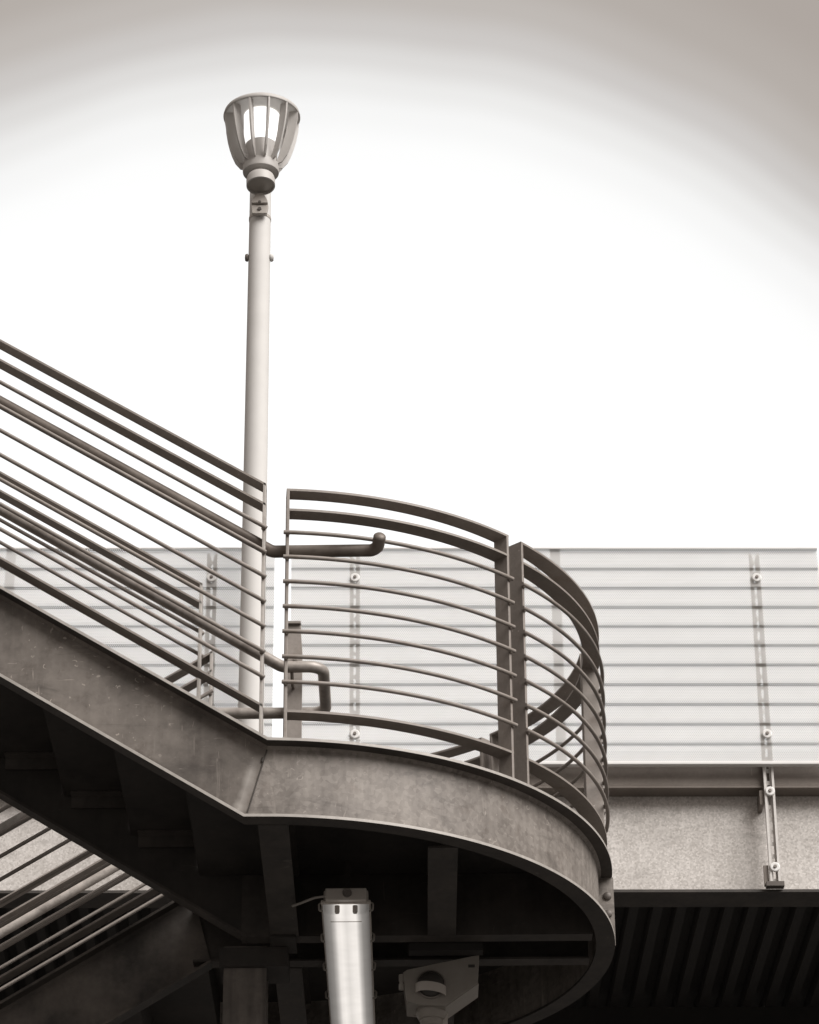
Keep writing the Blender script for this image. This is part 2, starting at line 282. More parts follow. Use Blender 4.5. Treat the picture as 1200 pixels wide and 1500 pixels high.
def tag(o, label, cat, group=None, kind=None):
    if label: o['label'] = label
    if cat: o['category'] = cat
    if group: o['group'] = group
    if kind: o['kind'] = kind
    return o
def thing(name, label, cat, loc, group=None):
    o = bpy.data.objects.new(name, None); col.objects.link(o); o.location = loc; o.empty_display_size = 0.1
    return tag(o, label, cat, group)
def copy_part(o, d, parent=None):
    c = o.copy(); col.objects.link(c); c.parent = parent or o.parent; c.location = o.location + Vector(d)
    return c

X, Y, Z = Vector((1, 0, 0)), Vector((0, 1, 0)), Vector((0, 0, 1))
def fillet(pts, r, n=6):
    pts = [Vector(p) for p in pts]; out = [pts[0]]
    for i in range(1, len(pts) - 1):
        a, b, c = pts[i - 1], pts[i], pts[i + 1]; d1 = (a - b).normalized(); d2 = (c - b).normalized(); ang = d1.angle(d2)
        if ang > R(178): out.append(b); continue
        t = min(r / math.tan(ang / 2), (a - b).length * 0.49, (c - b).length * 0.49); rr = t * math.tan(ang / 2)
        cen = b + (d1 + d2).normalized() * (rr / math.sin(ang / 2)); p1 = b + d1 * t; p2 = b + d2 * t
        for k in range(n + 1):
            q = p1.lerp(p2, k / n) - cen; out.append(cen + q.normalized() * rr)
    out.append(pts[-1]); return out

# ------------------------------------------------------------------ dimensions (landing centre is x=0 y=0)
E = EYE
ZT, ZB = 4.981 + E, 4.663 + E            # top and bottom of the landing's edge channel
RO, RWEB, RI = 1.394, 1.336, 1.318      # flange edge, web face, inner flange edge
RR = 1.378; FW = 0.072; FT = 0.0105       # rails: outer radius, flat bar width, thickness
TAN = 0.6255                            # stair slope
ZR = 6.050 + E
CY0 = 12.25
yaw = R(1.0)
FU = Vector((math.cos(yaw), math.sin(yaw), 0)); FN = Vector((-math.sin(yaw), math.cos(yaw), 0))
FD = 17.5
def FP(u, e, z): return Vector((0.5778, -CY0, 0)) + FU * u + FN * (FD + e) + Z * (z + E)   # point on the fence plane, e metres behind it

# ------------------------------------------------------------------ ground
gr = MB().add([(-900, -900, 0), (900, -900, 0), (900, 900, 0), (-900, 900, 0)], [(0, 1, 2, 3)])
tag(build('ground', gr, M_ASPH), 'dark worn paving under the stair and platform', None, kind='structure')

# ------------------------------------------------------------------ elevated platform
plat = thing('elevated_platform', 'raised platform with a pale galvanised girder behind the stair', 'platform', FP(0, 0.2, -E))
U0, U1 = -9.0, 9.6
def fbox(u0, u1, e0, e1, z0, z1, mb=None):
    mb = mb or MB(); vs = [FP(u, e, z) for u in (u0, u1) for e in (e0, e1) for z in (z0, z1)]
    return mb.add(vs, [(0, 1, 3, 2), (4, 6, 7, 5), (0, 4, 5, 1), (2, 3, 7, 6), (0, 2, 6, 4), (1, 5, 7, 3)])
build('girder_web', fbox(U0, U1, 0.112, 0.126, 7.045, 7.70), M_GIRD, plat)
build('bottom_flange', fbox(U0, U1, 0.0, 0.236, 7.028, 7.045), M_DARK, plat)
tp = MB()   # toe channel: face with a rolled lower lip
prof = [(0.0, 7.861), (0.0, 7.722), (-0.004, 7.708), (-0.010, 7.700), (-0.010, 7.688), (0.0, 7.684), (0.125, 7.684), (0.125, 7.70), (0.012, 7.70), (0.012, 7.829), (0.125, 7.829), (0.125, 7.861)]
tp.sweep([(FP(u, 0, 0), FN, Z) for u in (U0, U1)], prof)
build('toe_channel', tp, M_TOE, plat)
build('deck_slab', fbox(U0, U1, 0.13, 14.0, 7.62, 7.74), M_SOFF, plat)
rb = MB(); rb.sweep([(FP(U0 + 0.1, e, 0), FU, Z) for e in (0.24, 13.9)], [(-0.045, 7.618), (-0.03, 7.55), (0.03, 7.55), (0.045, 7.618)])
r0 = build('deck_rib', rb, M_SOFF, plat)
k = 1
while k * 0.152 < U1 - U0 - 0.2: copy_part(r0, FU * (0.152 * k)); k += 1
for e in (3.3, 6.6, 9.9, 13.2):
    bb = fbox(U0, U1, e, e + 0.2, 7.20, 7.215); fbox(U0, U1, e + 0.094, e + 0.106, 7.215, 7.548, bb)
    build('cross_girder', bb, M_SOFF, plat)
for u in (-8.2, 8.8):
    for e in (0.9, 12.5): build('column', fbox(u, u + 0.45, e, e + 0.45, -E - 0.0, 7.19 if e > 1 else 7.545), M_CONC, plat)

# ------------------------------------------------------------------ perforated fence
PITCH = 0.1308; ZTOP = 9.249
def corr_profile():
    """(offset towards the viewer is negative, z) from the top down; narrow ledges look down at the viewer"""
    out = [(0.0, ZTOP + 0.006)]
    for i in range(11):
        z = ZTOP - PITCH * i
        out += [(0.0, z + 0.007), (0.015, z - 0.006)]
        if i < 10: out += [(0.0, z - 0.105)]
    out += [(0.008, 7.900), (0.008, 7.812)]
    return out
PROF = corr_profile()
def sheet(u0, u1, e0, parent, uo=0.0):
    vs = []; fs = []; uvs = []; n = len(PROF); arc = 0; arcs = []
    for i, (o, z) in enumerate(PROF):
        if i: arc += math.hypot(o - PROF[i - 1][0], z - PROF[i - 1][1])
        arcs.append(arc)
    for u in (u0, u1):
        for (o, z), a in zip(PROF, arcs): vs.append(FP(u, e0 + o, z)); uvs.append((u + uo, a + uo * 0.5))
    for i in range(n - 1): fs.append((i, i + 1, n + i + 1, n + i))
    return build('perforated_sheet', MB().add(vs, fs), M_PERF, parent, uvs=uvs)
strut_proto = None
def strut(uc, parent, zlo=7.075, zhi=9.24):
    # slotted C channel with its open side to the viewer
    w, d, t = 0.031, 0.030, 0.0055
    mb = MB()
    for sx in (-1, 1):
        pr = [(sx * w, 0), (sx * w, d), (sx * 0.0075, d), (sx * 0.0075, d - t / 2), (sx * (w - t), d - t / 2), (sx * (w - t), t), (sx * (w - 0.014), t), (sx * (w - 0.014), 0)]
        mb.sweep([(FP(uc, -0.048, z), FU, FN) for z in (zlo, zhi)], pr)
    z = zlo
    while z < zhi - 0.03:      # bridges between the slots punched in its back
        fbox(uc - 0.0075, uc + 0.0075, -0.0205, -0.018, z, min(zhi, z + 0.026), mb); z += 0.078
    s = build('strut', mb, M_STRUT, parent)
    return s
def washer(u, z, e, parent, mat=M_WASH, r=0.030):
    mb = MB().lathe(FP(u, e, z), -FN, [(0.0001, 0.012), (0.011, 0.012), (0.012, 0.010), (0.020, 0.013), (r - 0.003, 0.011), (r, 0.005), (r, 0), (0.0001, 0)], 28)
    w = build('washer', mb, mat, parent, smooth=40)
    mb = MB().lathe(FP(u, e - 0.012, z), -FN, [(0.0001, 0.008), (0.009, 0.008), (0.011, 0.005), (0.011, 0), (0.0001, 0)], 6)
    build('bolt', mb, M_BOLT, w)
    return w
SEC = 3.338
names = ['far left perforated fence section reaching beyond the upper stair railing', 'perforated metal fence section behind the stair flight, left of the narrow gap',
         'perforated metal fence section behind the curved landing, right of the narrow gap', 'perforated fence section starting at the right edge beyond the second gap']
for i, u0 in enumerate((-7.099, -3.761, -0.423, 2.915)):
    f = thing('perforated_fence', names[i], 'fence', FP(u0 + 1.6, 0, 7.85), 'perforated fence sections along the platform')
    um = u0 + 1.62
    sheet(u0, um + 0.03, -0.088, f); sheet(um - 0.03, u0 + 3.235, -0.084, f, 0.0047)
    build('cap_trim', fbox(u0, u0 + 3.235, -0.091, -0.083, 9.254, 9.262), M_WASH, f)
    build('bottom_trim', fbox(u0 - 0.05, u0 + 3.288, -0.094, -0.050, 7.803, 7.825), M_WASH, f, bevel=0.004)
    for us in (u0 + 0.389, u0 + 2.850):
        strut(us, f)
        for z in (9.052, 8.001): washer(us + 0.001, z, -0.0895, f)
        for z in (7.646, 7.163): washer(us + 0.001, z, -0.049, f)
        cl = fbox(us - 0.058, us - 0.034, -0.020, 0.108, 7.575, 7.665)
        build('clip_angle', cl, M_TOE, f)
        cl = fbox(us - 0.062, us - 0.034, -0.025, -0.001, 7.06, 7.185)
        build('clip_angle', cl, M_TOE, f)
        build('foot_bracket', fbox(us - 0.055, us + 0.05, -0.055, -0.001, 7.046, 7.074), M_DBOLT, f)

# ------------------------------------------------------------------ lamp post
LU, LE = -0.6445, -0.32
def LP(dx, dy, z): return FP(LU + dx, LE + dy, z)
lamp = thing('lamp_post', 'tall pale lamp post with finned lantern head standing behind the stair', 'lamp post', LP(0, 0, 7.3))
build('pole', MB().lathe(LP(0, 0, 0), Z, [(0.0001, 7.2), (0.080, 7.2), (0.077, 8.2), (0.068, 11.98), (0.0001, 11.98)], 40), M_POLE, lamp, smooth=40)
build('mounting_arm', fbox(LU - 0.06, LU + 0.06, LE + 0.05, 0.11, 7.25, 7.40), M_TOE, lamp)
zc = 11.945
build('collar', MB().lathe(LP(0, 0, zc), Z, [(0.06, -0.066), (0.110, -0.066), (0.116, -0.062), (0.118, -0.052), (0.118, -0.006), (0.113, 0.0), (0.05, 0.001)], 48), M_LAMP, lamp, smooth=35)
build('lens_base', MB().lathe(LP(0, 0, zc), Z, [(0.104, 0.001), (0.106, 0.150), (0.05, 0.151)], 48), M_LAMP, lamp, smooth=35)
build('lens', MB().lathe(LP(0, 0, zc), Z, [(0.05, 0.152), (0.114, 0.153), (0.118, 0.385), (0.05, 0.386)], 48), M_LENS, lamp, smooth=35)
build('cap', MB().lathe(LP(0, 0, zc), Z, [(0.0001, 0.392), (0.12, 0.392), (0.235, 0.376), (0.240, 0.372), (0.250, 0.374), (0.252, 0.382), (0.247, 0.40), (0.215, 0.425), (0.15, 0.452), (0.07, 0.467), (0.0001, 0.47)], 64), M_LAMP, lamp, smooth=50)
NF = 12
for k in range(NF):
    a = 2 * math.pi * (k + 0.43) / NF; d = (FU * math.cos(a) + FN * math.sin(a)); tvec = Z.cross(d)
    C = LP(0, 0, zc)
    pts = [(0.112, -0.012), (0.142, -0.002), (0.176, 0.045), (0.198, 0.10), (0.216, 0.16), (0.230, 0.22), (0.243, 0.30), (0.248, 0.377), (0.188, 0.385), (0.180, 0.30), (0.162, 0.19), (0.138, 0.09), (0.114, 0.03)]
    poly = [C + d * r + Z * h - tvec * 0.0055 for r, h in pts]
    build('fin', MB().prism(poly, tvec * 0.011), M_LAMP, lamp)
# small floodlight on the pole under the lantern
fl = thing('pole_floodlight', 'small round floodlight facing down, strapped to the lamp post under the lantern', 'floodlight', LP(0, -0.07, 11.6))
ax = (-FN * 0.12 - Z + FU * 0.03).normalized(); c0 = LP(0.005, -0.165, 11.742)
build('drum', MB().lathe(c0, ax, [(0.0001, 0), (0.072, 0.0), (0.086, 0.008), (0.092, 0.03), (0.092, 0.078), (0.084, 0.081), (0.083, 0.062), (0.0001, 0.060)], 44), M_LAMP, fl, smooth=35)
build('glass_disc', MB().lathe(c0, ax, [(0.0001, 0.0635), (0.082, 0.0635), (0.082, 0.062)], 40), M_GLASSY, fl, smooth=30)
yk = MB().prism([LP(-0.052, -0.078, 11.568), LP(0.052, -0.078, 11.568), LP(0.052, -0.078, 11.585), LP(0.030, -0.078, 11.628), LP(0.015, -0.078, 11.641), LP(-0.015, -0.078, 11.641), LP(-0.030, -0.078, 11.628), LP(-0.052, -0.078, 11.585)], -FN * 0.05)
build('yoke', yk, M_HOUS, fl, bevel=0.003)
build('yoke_screw', MB().lathe(LP(0, -0.128, 11.573), -FN, [(0.0001, 0.006), (0.009, 0.006), (0.010, 0), (0.0001, 0)], 12), M_DBOLT, fl)
pb = MB().prism([LP(-0.056, -0.078, 11.561), LP(0.056, -0.078, 11.561), LP(0.046, -0.078, 11.498), LP(-0.046, -0.078, 11.498)], -FN * 0.035)
build('pole_bracket', pb, M_HOUS, fl, bevel=0.003)
build('bracket_bolt', MB().lathe(LP(0, -0.113, 11.529), -FN, [(0.0001, 0.010), (0.012, 0.010), (0.013, 0), (0.0001, 0)], 6), M_DBOLT, fl)
build('strap', MB().lathe(LP(0, 0, 11.513), Z, [(0.0695, 0), (0.072, 0), (0.072, 0.02), (0.0695, 0.02)], 40), M_HOUS, fl, smooth=30)
for sx in (-1, 1):
    build('side_stud', MB().lathe(LP(sx * 0.0685, -0.01, 11.225), FU * sx, [(0.0001, 0.024), (0.020, 0.022), (0.026, 0.012), (0.026, 0.004), (0.014, 0), (0.0001, 0)], 18), M_POLE if sx > 0 else M_BOLT, lamp, smooth=40)

# ------------------------------------------------------------------ landing and its channels
land = thing('stair_landing', 'rounded steel stair landing with curved edge channel between the two flights', 'stair landing', (0, 0, ZB))
# channel section: u outwards from the web's back, v up.  web back at RI, web face at RWEB, flanges reach RO
HC = ZT - ZB
def chan(h=HC, tip=RO - RI, web0=0.006, web1=RWEB - RI, t=0.011):
    return [(0, 0), (tip, 0), (tip, t), (web1 + 0.012, t + 0.003), (web1, t + 0.014), (web1, h - t - 0.014), (web1 + 0.012, h - t - 0.003), (tip, h - t), (tip, h), (0, h), (0, h - t), (web0, h - t), (web0, t), (0, t)]
def arc_frames(r, z, t0, t1, n):
    out = []
    for i in range(n + 1):
        t = R(t0 + (t1 - t0) * i / n); d = Vector((math.cos(t), math.sin(t), 0)); out.append((d * r + Z * z, d, Z.copy()))
    return out
def front_frames(sy, top, bot, xs):
    """frames for a straight channel on side sy (-1 near, +1 far); v is sheared so its ends are mitred"""
    return None
# mitre corners, near side (upper flight goes up to the left)
def stair_channel(name, y_in, sy, kx_top, kx_bot, updown, x_end, parent, mat, tip=RO - RI):
    """sloping channel; flange tips towards sy. top corner at kx_top, bottom corner at kx_bot"""
    sgn = 1 if updown == 'up' else -1
    pr = chan(tip=tip)
    vs = []; n = len(pr)
    hv = 0.3715
    for end in (0, 1):
        for a, b in pr:
            f = b / HC
            if end == 0:
                x = kx_bot + (kx_top - kx_bot) * f; z = ZB + b
            else:
                x = x_end; zt = ZT + sgn * TAN * (kx_top - x_end); zbm = ZB + sgn * TAN * (kx_bot - x_end)
                z = zbm + (zt - zbm) * f
            vs.append(Vector((x, y_in + sy * a, z)))
    fs = [(j, (j + 1) % n, n + (j + 1) % n, n + j) for j in range(n)] + [tuple(range(n - 1, -1, -1)), tuple(range(n, 2 * n))]
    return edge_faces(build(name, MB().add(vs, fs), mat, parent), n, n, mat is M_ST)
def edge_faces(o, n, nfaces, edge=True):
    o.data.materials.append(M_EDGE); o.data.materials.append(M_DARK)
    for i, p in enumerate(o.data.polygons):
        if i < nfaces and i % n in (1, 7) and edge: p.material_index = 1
        if i < nfaces and i % n in (0, 6, 13): p.material_index = 2  # dark undersides: mill scale, plus shade put into the colour under the top flange
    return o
def landing_channel(name, frames_arc, sy, kx_top, kx_bot, parent, mat, arc_first):
    pr = chan(); vs = []; fs = []; n = len(pr)
    rows = [[p + u * a + w * b for a, b in pr] for p, u, w in frames_arc]
    k = [Vector((kx_bot + (kx_top - kx_bot) * b / HC, sy * (RI + a), ZB + b)) for a, b in pr]
    # a short straight piece between the arc and the mitre
    mid = [Vector((0.012, sy * (RI + a), ZB + b)) for a, b in pr] if kx_top > 0.02 else None
    if arc_first: rows = rows + [k]
    else: rows = [k] + rows
    for r_ in rows: vs += r_
    for i in range(len(rows) - 1):
        for j in range(n): q = (j + 1) % n; fs.append((i * n + j, i * n + q, (i + 1) * n + q, (i + 1) * n + j))
    fs.append(tuple(range(n - 1, -1, -1))); fs.append(tuple((len(rows) - 1) * n + j for j in range(n)))
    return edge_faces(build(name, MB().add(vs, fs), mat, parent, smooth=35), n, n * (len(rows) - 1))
KT, KB = 0.046, -0.040
LT, LB = -0.33, -0.245
a1 = arc_frames(RI, ZB, -86.5, -1.0, 76)
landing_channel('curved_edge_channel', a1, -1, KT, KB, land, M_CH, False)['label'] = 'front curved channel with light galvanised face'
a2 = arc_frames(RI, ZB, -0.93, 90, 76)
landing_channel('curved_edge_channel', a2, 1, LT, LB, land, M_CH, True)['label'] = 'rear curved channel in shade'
# weld bead along the mitre
wb = MB().tube([(KB + (KT - KB) * f, -(RWEB + 0.001), ZB + HC * f) for f in (0.06, 0.35, 0.65, 0.92)], 0.0028, 8)
build('weld_bead', wb, M_DARK, land, smooth=60)
build('weld_lump', MB().tube([(0.022, -(RWEB + 0.002), ZT - 0.075), (0.026, -(RWEB + 0.003), ZT - 0.058)], 0.006, 8), M_DARK, land, smooth=60)
# splice plate closing the front channel, with two bolts
build('splice_plate', MB().box(RI, RO + 0.004, -0.022, -0.012, ZB + 0.012, ZT - 0.012), M_CH, land)
sp_pl = land.children[-1]
for z in (ZT - 0.095, ZT - 0.172):
    build('bolt', MB().lathe((1.371, -0.022, z), -Y, [(0.0001, 0.012), (0.011, 0.012), (0.0165, 0.008), (0.0175, 0), (0.0001, 0)], 18), M_DBOLT, sp_pl, smooth=40)
# deck
dk = [Vector((KT, -RI + 0.004, 0))] + [Vector((math.cos(R(t)) * (RI - 0.004), math.sin(R(t)) * (RI - 0.004), 0)) for t in range(-88, 91, 2)] + [Vector((LT + 0.044, RI - 0.004, 0)), Vector((LT + 0.044, 0.0, 0)), Vector((-0.280, 0.0, 0)), Vector((-0.280, -RI + 0.004, 0))]
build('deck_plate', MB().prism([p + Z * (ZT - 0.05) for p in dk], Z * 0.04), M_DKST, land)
# joists and cross beams
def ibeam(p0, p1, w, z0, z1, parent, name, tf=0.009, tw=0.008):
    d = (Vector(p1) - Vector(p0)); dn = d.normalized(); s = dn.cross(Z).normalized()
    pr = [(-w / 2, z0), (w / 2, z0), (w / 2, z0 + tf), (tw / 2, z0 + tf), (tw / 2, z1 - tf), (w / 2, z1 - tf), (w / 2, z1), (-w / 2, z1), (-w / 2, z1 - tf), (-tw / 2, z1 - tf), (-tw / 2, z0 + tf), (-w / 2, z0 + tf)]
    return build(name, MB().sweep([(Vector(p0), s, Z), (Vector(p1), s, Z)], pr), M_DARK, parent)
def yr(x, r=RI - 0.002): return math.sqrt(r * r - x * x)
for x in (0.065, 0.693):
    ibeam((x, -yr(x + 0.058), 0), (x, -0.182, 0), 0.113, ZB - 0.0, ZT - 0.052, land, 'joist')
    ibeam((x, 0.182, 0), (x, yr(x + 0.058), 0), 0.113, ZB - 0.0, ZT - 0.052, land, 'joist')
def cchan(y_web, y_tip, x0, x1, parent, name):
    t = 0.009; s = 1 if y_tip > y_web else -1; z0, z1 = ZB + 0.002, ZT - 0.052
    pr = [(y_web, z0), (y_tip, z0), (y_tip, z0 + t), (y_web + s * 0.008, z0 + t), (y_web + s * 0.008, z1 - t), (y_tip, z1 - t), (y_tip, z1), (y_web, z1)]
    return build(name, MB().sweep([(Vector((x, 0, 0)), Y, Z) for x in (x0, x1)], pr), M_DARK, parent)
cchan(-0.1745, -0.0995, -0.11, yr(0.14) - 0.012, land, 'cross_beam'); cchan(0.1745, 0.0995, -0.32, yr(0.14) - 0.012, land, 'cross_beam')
# faint stiffener angle and a lug seen on the underside
build('gusset_plate', MB().box(0.005, 0.11, -0.20, -0.02, ZB - 0.012, ZB - 0.002), M_DKST, land)
build('fixing_rail', MB().box(0.56, 0.86, -0.09, -0.03, ZB - 0.03, ZB + 0.001), M_SOFF, land)
# support column
cl = MB(); W2 = 0.086
pr = [(-W2, -0.08), (W2, -0.08), (W2, -0.068), (0.005, -0.068), (0.005, 0.068), (W2, 0.068), (W2, 0.08), (-W2, 0.08), (-W2, 0.068), (-0.005, 0.068), (-0.005, -0.068), (-W2, -0.068)]
cl.sweep([(Vector((-0.097, 0.0, z)), X, Y) for z in (0.0, ZB - 0.002)], pr)
build('support_column', cl, M_COL, land)
build('cap_plate', MB().box(-0.20, 0.075, -0.10, 0.10, ZB - 0.095, ZB - 0.014), M_DKST, land)
build('base_plate', MB().box(-0.27, 0.07, -0.16, 0.16, 0.0, 0.02), M_DARK, land)

# ------------------------------------------------------------------ flights
def flight(label, cat_loc, y0, y1, x_nose, updown, n, ins_y, outs_y, kin, kout, x_end):
    sgn = 1 if updown == 'up' else -1
    f = thing('stair_flight', label, 'stairs', cat_loc)
    return f, sgn
RUN = 0.2794; RISE = RUN * TAN
up = thing('stair_flight', 'near stair flight rising to the left with a stained steel stringer', 'stairs', (-0.1, -0.75, ZB))
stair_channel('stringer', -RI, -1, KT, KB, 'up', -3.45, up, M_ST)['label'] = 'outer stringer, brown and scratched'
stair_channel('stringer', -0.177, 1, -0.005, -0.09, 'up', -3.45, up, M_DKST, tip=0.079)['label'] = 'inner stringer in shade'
# stiff line where the tread brackets sit on the inner stringer
tread = None; brk = None
for k in range(12):
    x1 = -0.285 - RUN * k; z = ZT + RISE * (k + 1) - 0.045
    if tread is None:
        mb = MB(); pr = [(x1 + 0.004, z - RISE - 0.004), (x1 + 0.004, z), (x1 - RUN + 0.004, z), (x1 - RUN + 0.004, z + 0.0), (x1 - RUN + 0.004, z - 0.004), (x1, z - 0.004), (x1, z - RISE - 0.004)]
        # riser plate, tread pan and its filling
        mb.add([(x, y, zz) for y in (-RI + 0.002, -0.179) for x, zz in ((x1 + 0.004, z - RISE), (x1 + 0.004, z + 0.04), (x1 - RUN, z + 0.04), (x1 - RUN, z - 0.004), (x1, z - 0.004), (x1, z - RISE))],
               [(0, 1, 2, 3, 4, 5), (11, 10, 9, 8, 7, 6)] + [(i, (i + 1) % 6, 6 + (i + 1) % 6, 6 + i) for i in range(6)])
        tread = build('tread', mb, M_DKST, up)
        b2 = MB().prism([Vector((x1 - RUN + 0.03, y, zz)) for y, zz in ((-0.235, z - 0.012), (-0.187, z - 0.012), (-0.187, z - 0.06), (-0.181, z - 0.06), (-0.181, z - 0.005), (-0.235, z - 0.005))], X * (RUN - 0.04))
        brk = build('tread_bracket', b2, M_DARK, up)
    else:
        copy_part(tread, (-RUN * k, 0, RISE * k)); copy_part(brk, (-RUN * k, 0, RISE * k))
dn = thing('stair_flight', 'rear stair flight dropping to the lower left under the near flight', 'stairs', (-0.4, 0.75, ZB))
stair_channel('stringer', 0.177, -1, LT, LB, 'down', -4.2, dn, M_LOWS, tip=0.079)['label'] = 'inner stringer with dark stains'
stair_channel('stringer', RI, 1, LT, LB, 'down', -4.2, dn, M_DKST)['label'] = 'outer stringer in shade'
tread = None
for k in range(14):
    x1 = LT + 0.045; z = ZT - RISE - 0.045
    if tread is None:
        mb = MB()
        mb.add([(x, y, zz) for y in (0.179, RI - 0.002) for x, zz in ((x1 + 0.004, z + 0.04), (x1 + 0.004, z + RISE), (x1, z + RISE), (x1, z + 0.04), (x1 - RUN, z + 0.04), (x1 - RUN, z), (x1 + 0.004, z))],
               [(0, 1, 2, 3, 4, 5, 6), (13, 12, 11, 10, 9, 8, 7)] + [(i, (i + 1) % 7, 7 + (i + 1) % 7, 7 + i) for i in range(7)])
        tread = build('tread', mb, M_DKST, dn)
    else: copy_part(tread, (-RUN * k, 0, -RISE * k))

# ------------------------------------------------------------------ railings
OFF2 = 0.088; RUNG0 = 0.198; RUNGP = 0.1062; OFFB = 0.946
def rail_panel(label, group, frames, posts, loc, rung_side=1, prot=0.010, pm=M_RAIL):
    """frames: [(pos at top of rail on its outer edge, outward)], posts: [(pos, outward, drop)]"""
    t = thing('railing_panel', label, 'railing', loc, group)
    def flat(dz, nm, lip=True):
        pr = [(0, -FT), (0, -0.0015), (-0.0015, 0), (-FW + 0.0015, 0), (-FW, -0.0015), (-FW, -FT)]
        mb = MB().sweep([(p - Z * dz, u, Z) for p, u in frames], pr); return build(nm, mb, M_RAIL, t, smooth=30)
    flat(0, 'top_rail'); flat(OFF2, 'second_rail'); flat(OFFB, 'bottom_rail')
    # rungs: round bars welded to the face of the posts
    off = 0.0075 if rung_side > 0 else -FW - 0.0075
    first = frames[0]; last = frames[-1]
    d0 = (frames[1][0] - first[0]).normalized(); d1 = (last[0] - frames[-2][0]).normalized()
    path = [first[0] + first[1] * off - d0 * prot] + [p + u * off for p, u in frames] + [last[0] + last[1] * off + d1 * prot]
    rg = build('rung', MB().tube([p - Z * RUNG0 for p in path], 0.0082, 12), M_RAIL, t, smooth=50)
    for k in range(1, 7): copy_part(rg, (0, 0, -RUNGP * k))
    for p, u, tv, drop in posts:
        # post: flat bar on edge, thin side outwards; tv is the direction along the rail
        pr = [(0, -0.006), (0, 0.006), (-FW, 0.006), (-FW, -0.006)]
        mb = MB().sweep([(p - Z * drop, u, tv), (p - Z * 0.0, u, tv)], pr)
        po = build('post', mb, pm, t, bevel=0.002)
        fm = MB(); fm.tube([p - Z * (drop - 0.006) + u * 0.001 - tv * 0.009, p - Z * (drop - 0.006) + u * 0.001 + tv * 0.009], 0.004, 8)
        build('weld', fm, M_RAIL, po, smooth=60)
        wb_ = MB()
        for k in range(7):
            c_ = p - Z * (RUNG0 + RUNGP * k + 0.0075) + u * (0.002 if rung_side > 0 else -FW - 0.002)
            c_ = c_ + tv * random.uniform(-0.002, 0.002)
            wb_.lathe(c_, Z, [(0.0001, -0.007), (0.0055, -0.005), (0.0085, 0.0), (0.007, 0.005), (0.0001, 0.007)], 7)
        build('weld_beads', wb_, M_PIPE, po, smooth=60)['kind'] = 'stuff'
    return t
def arc_rail(label, t0, t1):
    fr = []; n = 30
    for i in range(n + 1):
        t = R(t0 + (t1 - t0) * i / n); d = Vector((math.cos(t), math.sin(t), 0)); fr.append((d * RR + Z * ZR, d))
    ps = []
    for tt, s in ((t0, 1), (t1, -1)):
        t = R(tt + s * 0.25); d = Vector((math.cos(t), math.sin(t), 0)); ps.append((d * RR + Z * (ZR - 0.0005), d, Z.cross(d), ZR - ZT - 0.0005))
    t = R((t0 + t1) / 2)
    return rail_panel(label, 'curved railing panels around the landing', fr, ps, (math.cos(t) * RR, math.sin(t) * RR, ZT))
arc_rail('curved railing panel at the front of the landing beside the flat end of the stair', -85.75, -45.1)
arc_rail('curved railing panel on the right side of the landing, its dark rails sweeping round', -42.0, 2.6)
arc_rail('curved railing panel at the back right of the landing, seen through the front bars', 4.6, 44.6)
arc_rail('rear curved railing panel of the landing, mostly hidden behind the edge channel', 46.8, 86)

def line_rail(label, x0, x1, yo, out, ztop, slope, post_x, rung_side=1, pre=None):
    fr = []
    f = (lambda x: ztop - slope * x)
    xs = ([pre, x0, x1] if pre is not None else [x0, x1])
    for x in xs: fr.append((Vector((x, yo, f(min(x, x0)) if pre is not None else f(x))), Vector((0, out, 0))))
    ps = []
    for x in post_x:
        xx = min(x, x0) if pre is not None else x
        ps.append((Vector((x, yo, f(xx) - 0.0005)), Vector((0, out, 0)), X.copy(), 1.079 + 0.0005))
    return rail_panel(label, 'straight railing panels along the flights', fr, ps, (x0, yo, f(x0) - 1.079), rung_side, 0.006, M_POST)
UZ = 6.0845 + E
line_rail('near railing of the rising flight with thin rungs, tall against the sky', 0.022, -3.4, -RR, -1, UZ, TAN, (0.016, -1.7, -3.39))
line_rail('inner railing of the rising flight ending at a pale post before the lamp post', -0.305, -3.4, -0.145, -1, UZ, TAN, (-0.311, -1.85, -3.39), rung_side=-1)
LZ = 6.045 + 0.3 * TAN + E
line_rail('inner railing of the descending flight showing under the near stringer', -0.272, -4.1, 0.11, -1, LZ + 0.02, -TAN, (-0.278, -2.2, -4.09), rung_side=1)
line_rail('outer railing of the descending flight at the lower left', -0.30, -4.1, RR, 1, LZ, -TAN, (0.05, -0.30, -2.2, -4.09), pre=0.06)

# short posts carrying the handrail between the two flights
def newel(label, x, y):
    t = thing('newel_post', label, 'post', (x, y, ZT), 'newel posts between the flights')
    mb = MB().prism([Vector((x - 0.033, y, ZT)), Vector((x + 0.036, y, ZT)), Vector((x + 0.036, y, ZT + 0.93)), Vector((x + 0.029, y, ZT + 1.03)), Vector((x + 0.028, y, ZT + 1.062)), Vector((x - 0.033, y, ZT + 1.062))], Y * 0.0125)
    build('plate', mb, M_RAIL, t, bevel=0.002)
    build('stiffener', MB().box(x - 0.044, x - 0.0335, y - 0.004, y + 0.05, ZT + 0.001, ZT + 0.30), M_RAIL, t)
    build('cap_bar', MB().box(x - 0.033, x + 0.028, y - 0.016, y + 0.05, ZT + 1.0625, ZT + 1.073), M_RAIL, t)
    build('bolt', MB().lathe((x + 0.005, y, ZT + 0.90), -Y, [(0.0001, 0.007), (0.008, 0.007), (0.009, 0), (0.0001, 0)], 6), M_BOLT, t)
newel('wide tapered steel post at the foot of the rising flight, nearer of the two', 0.090, -0.205)
newel('wide steel post behind the looped handrail, farther of the two', 0.075, 0.10)

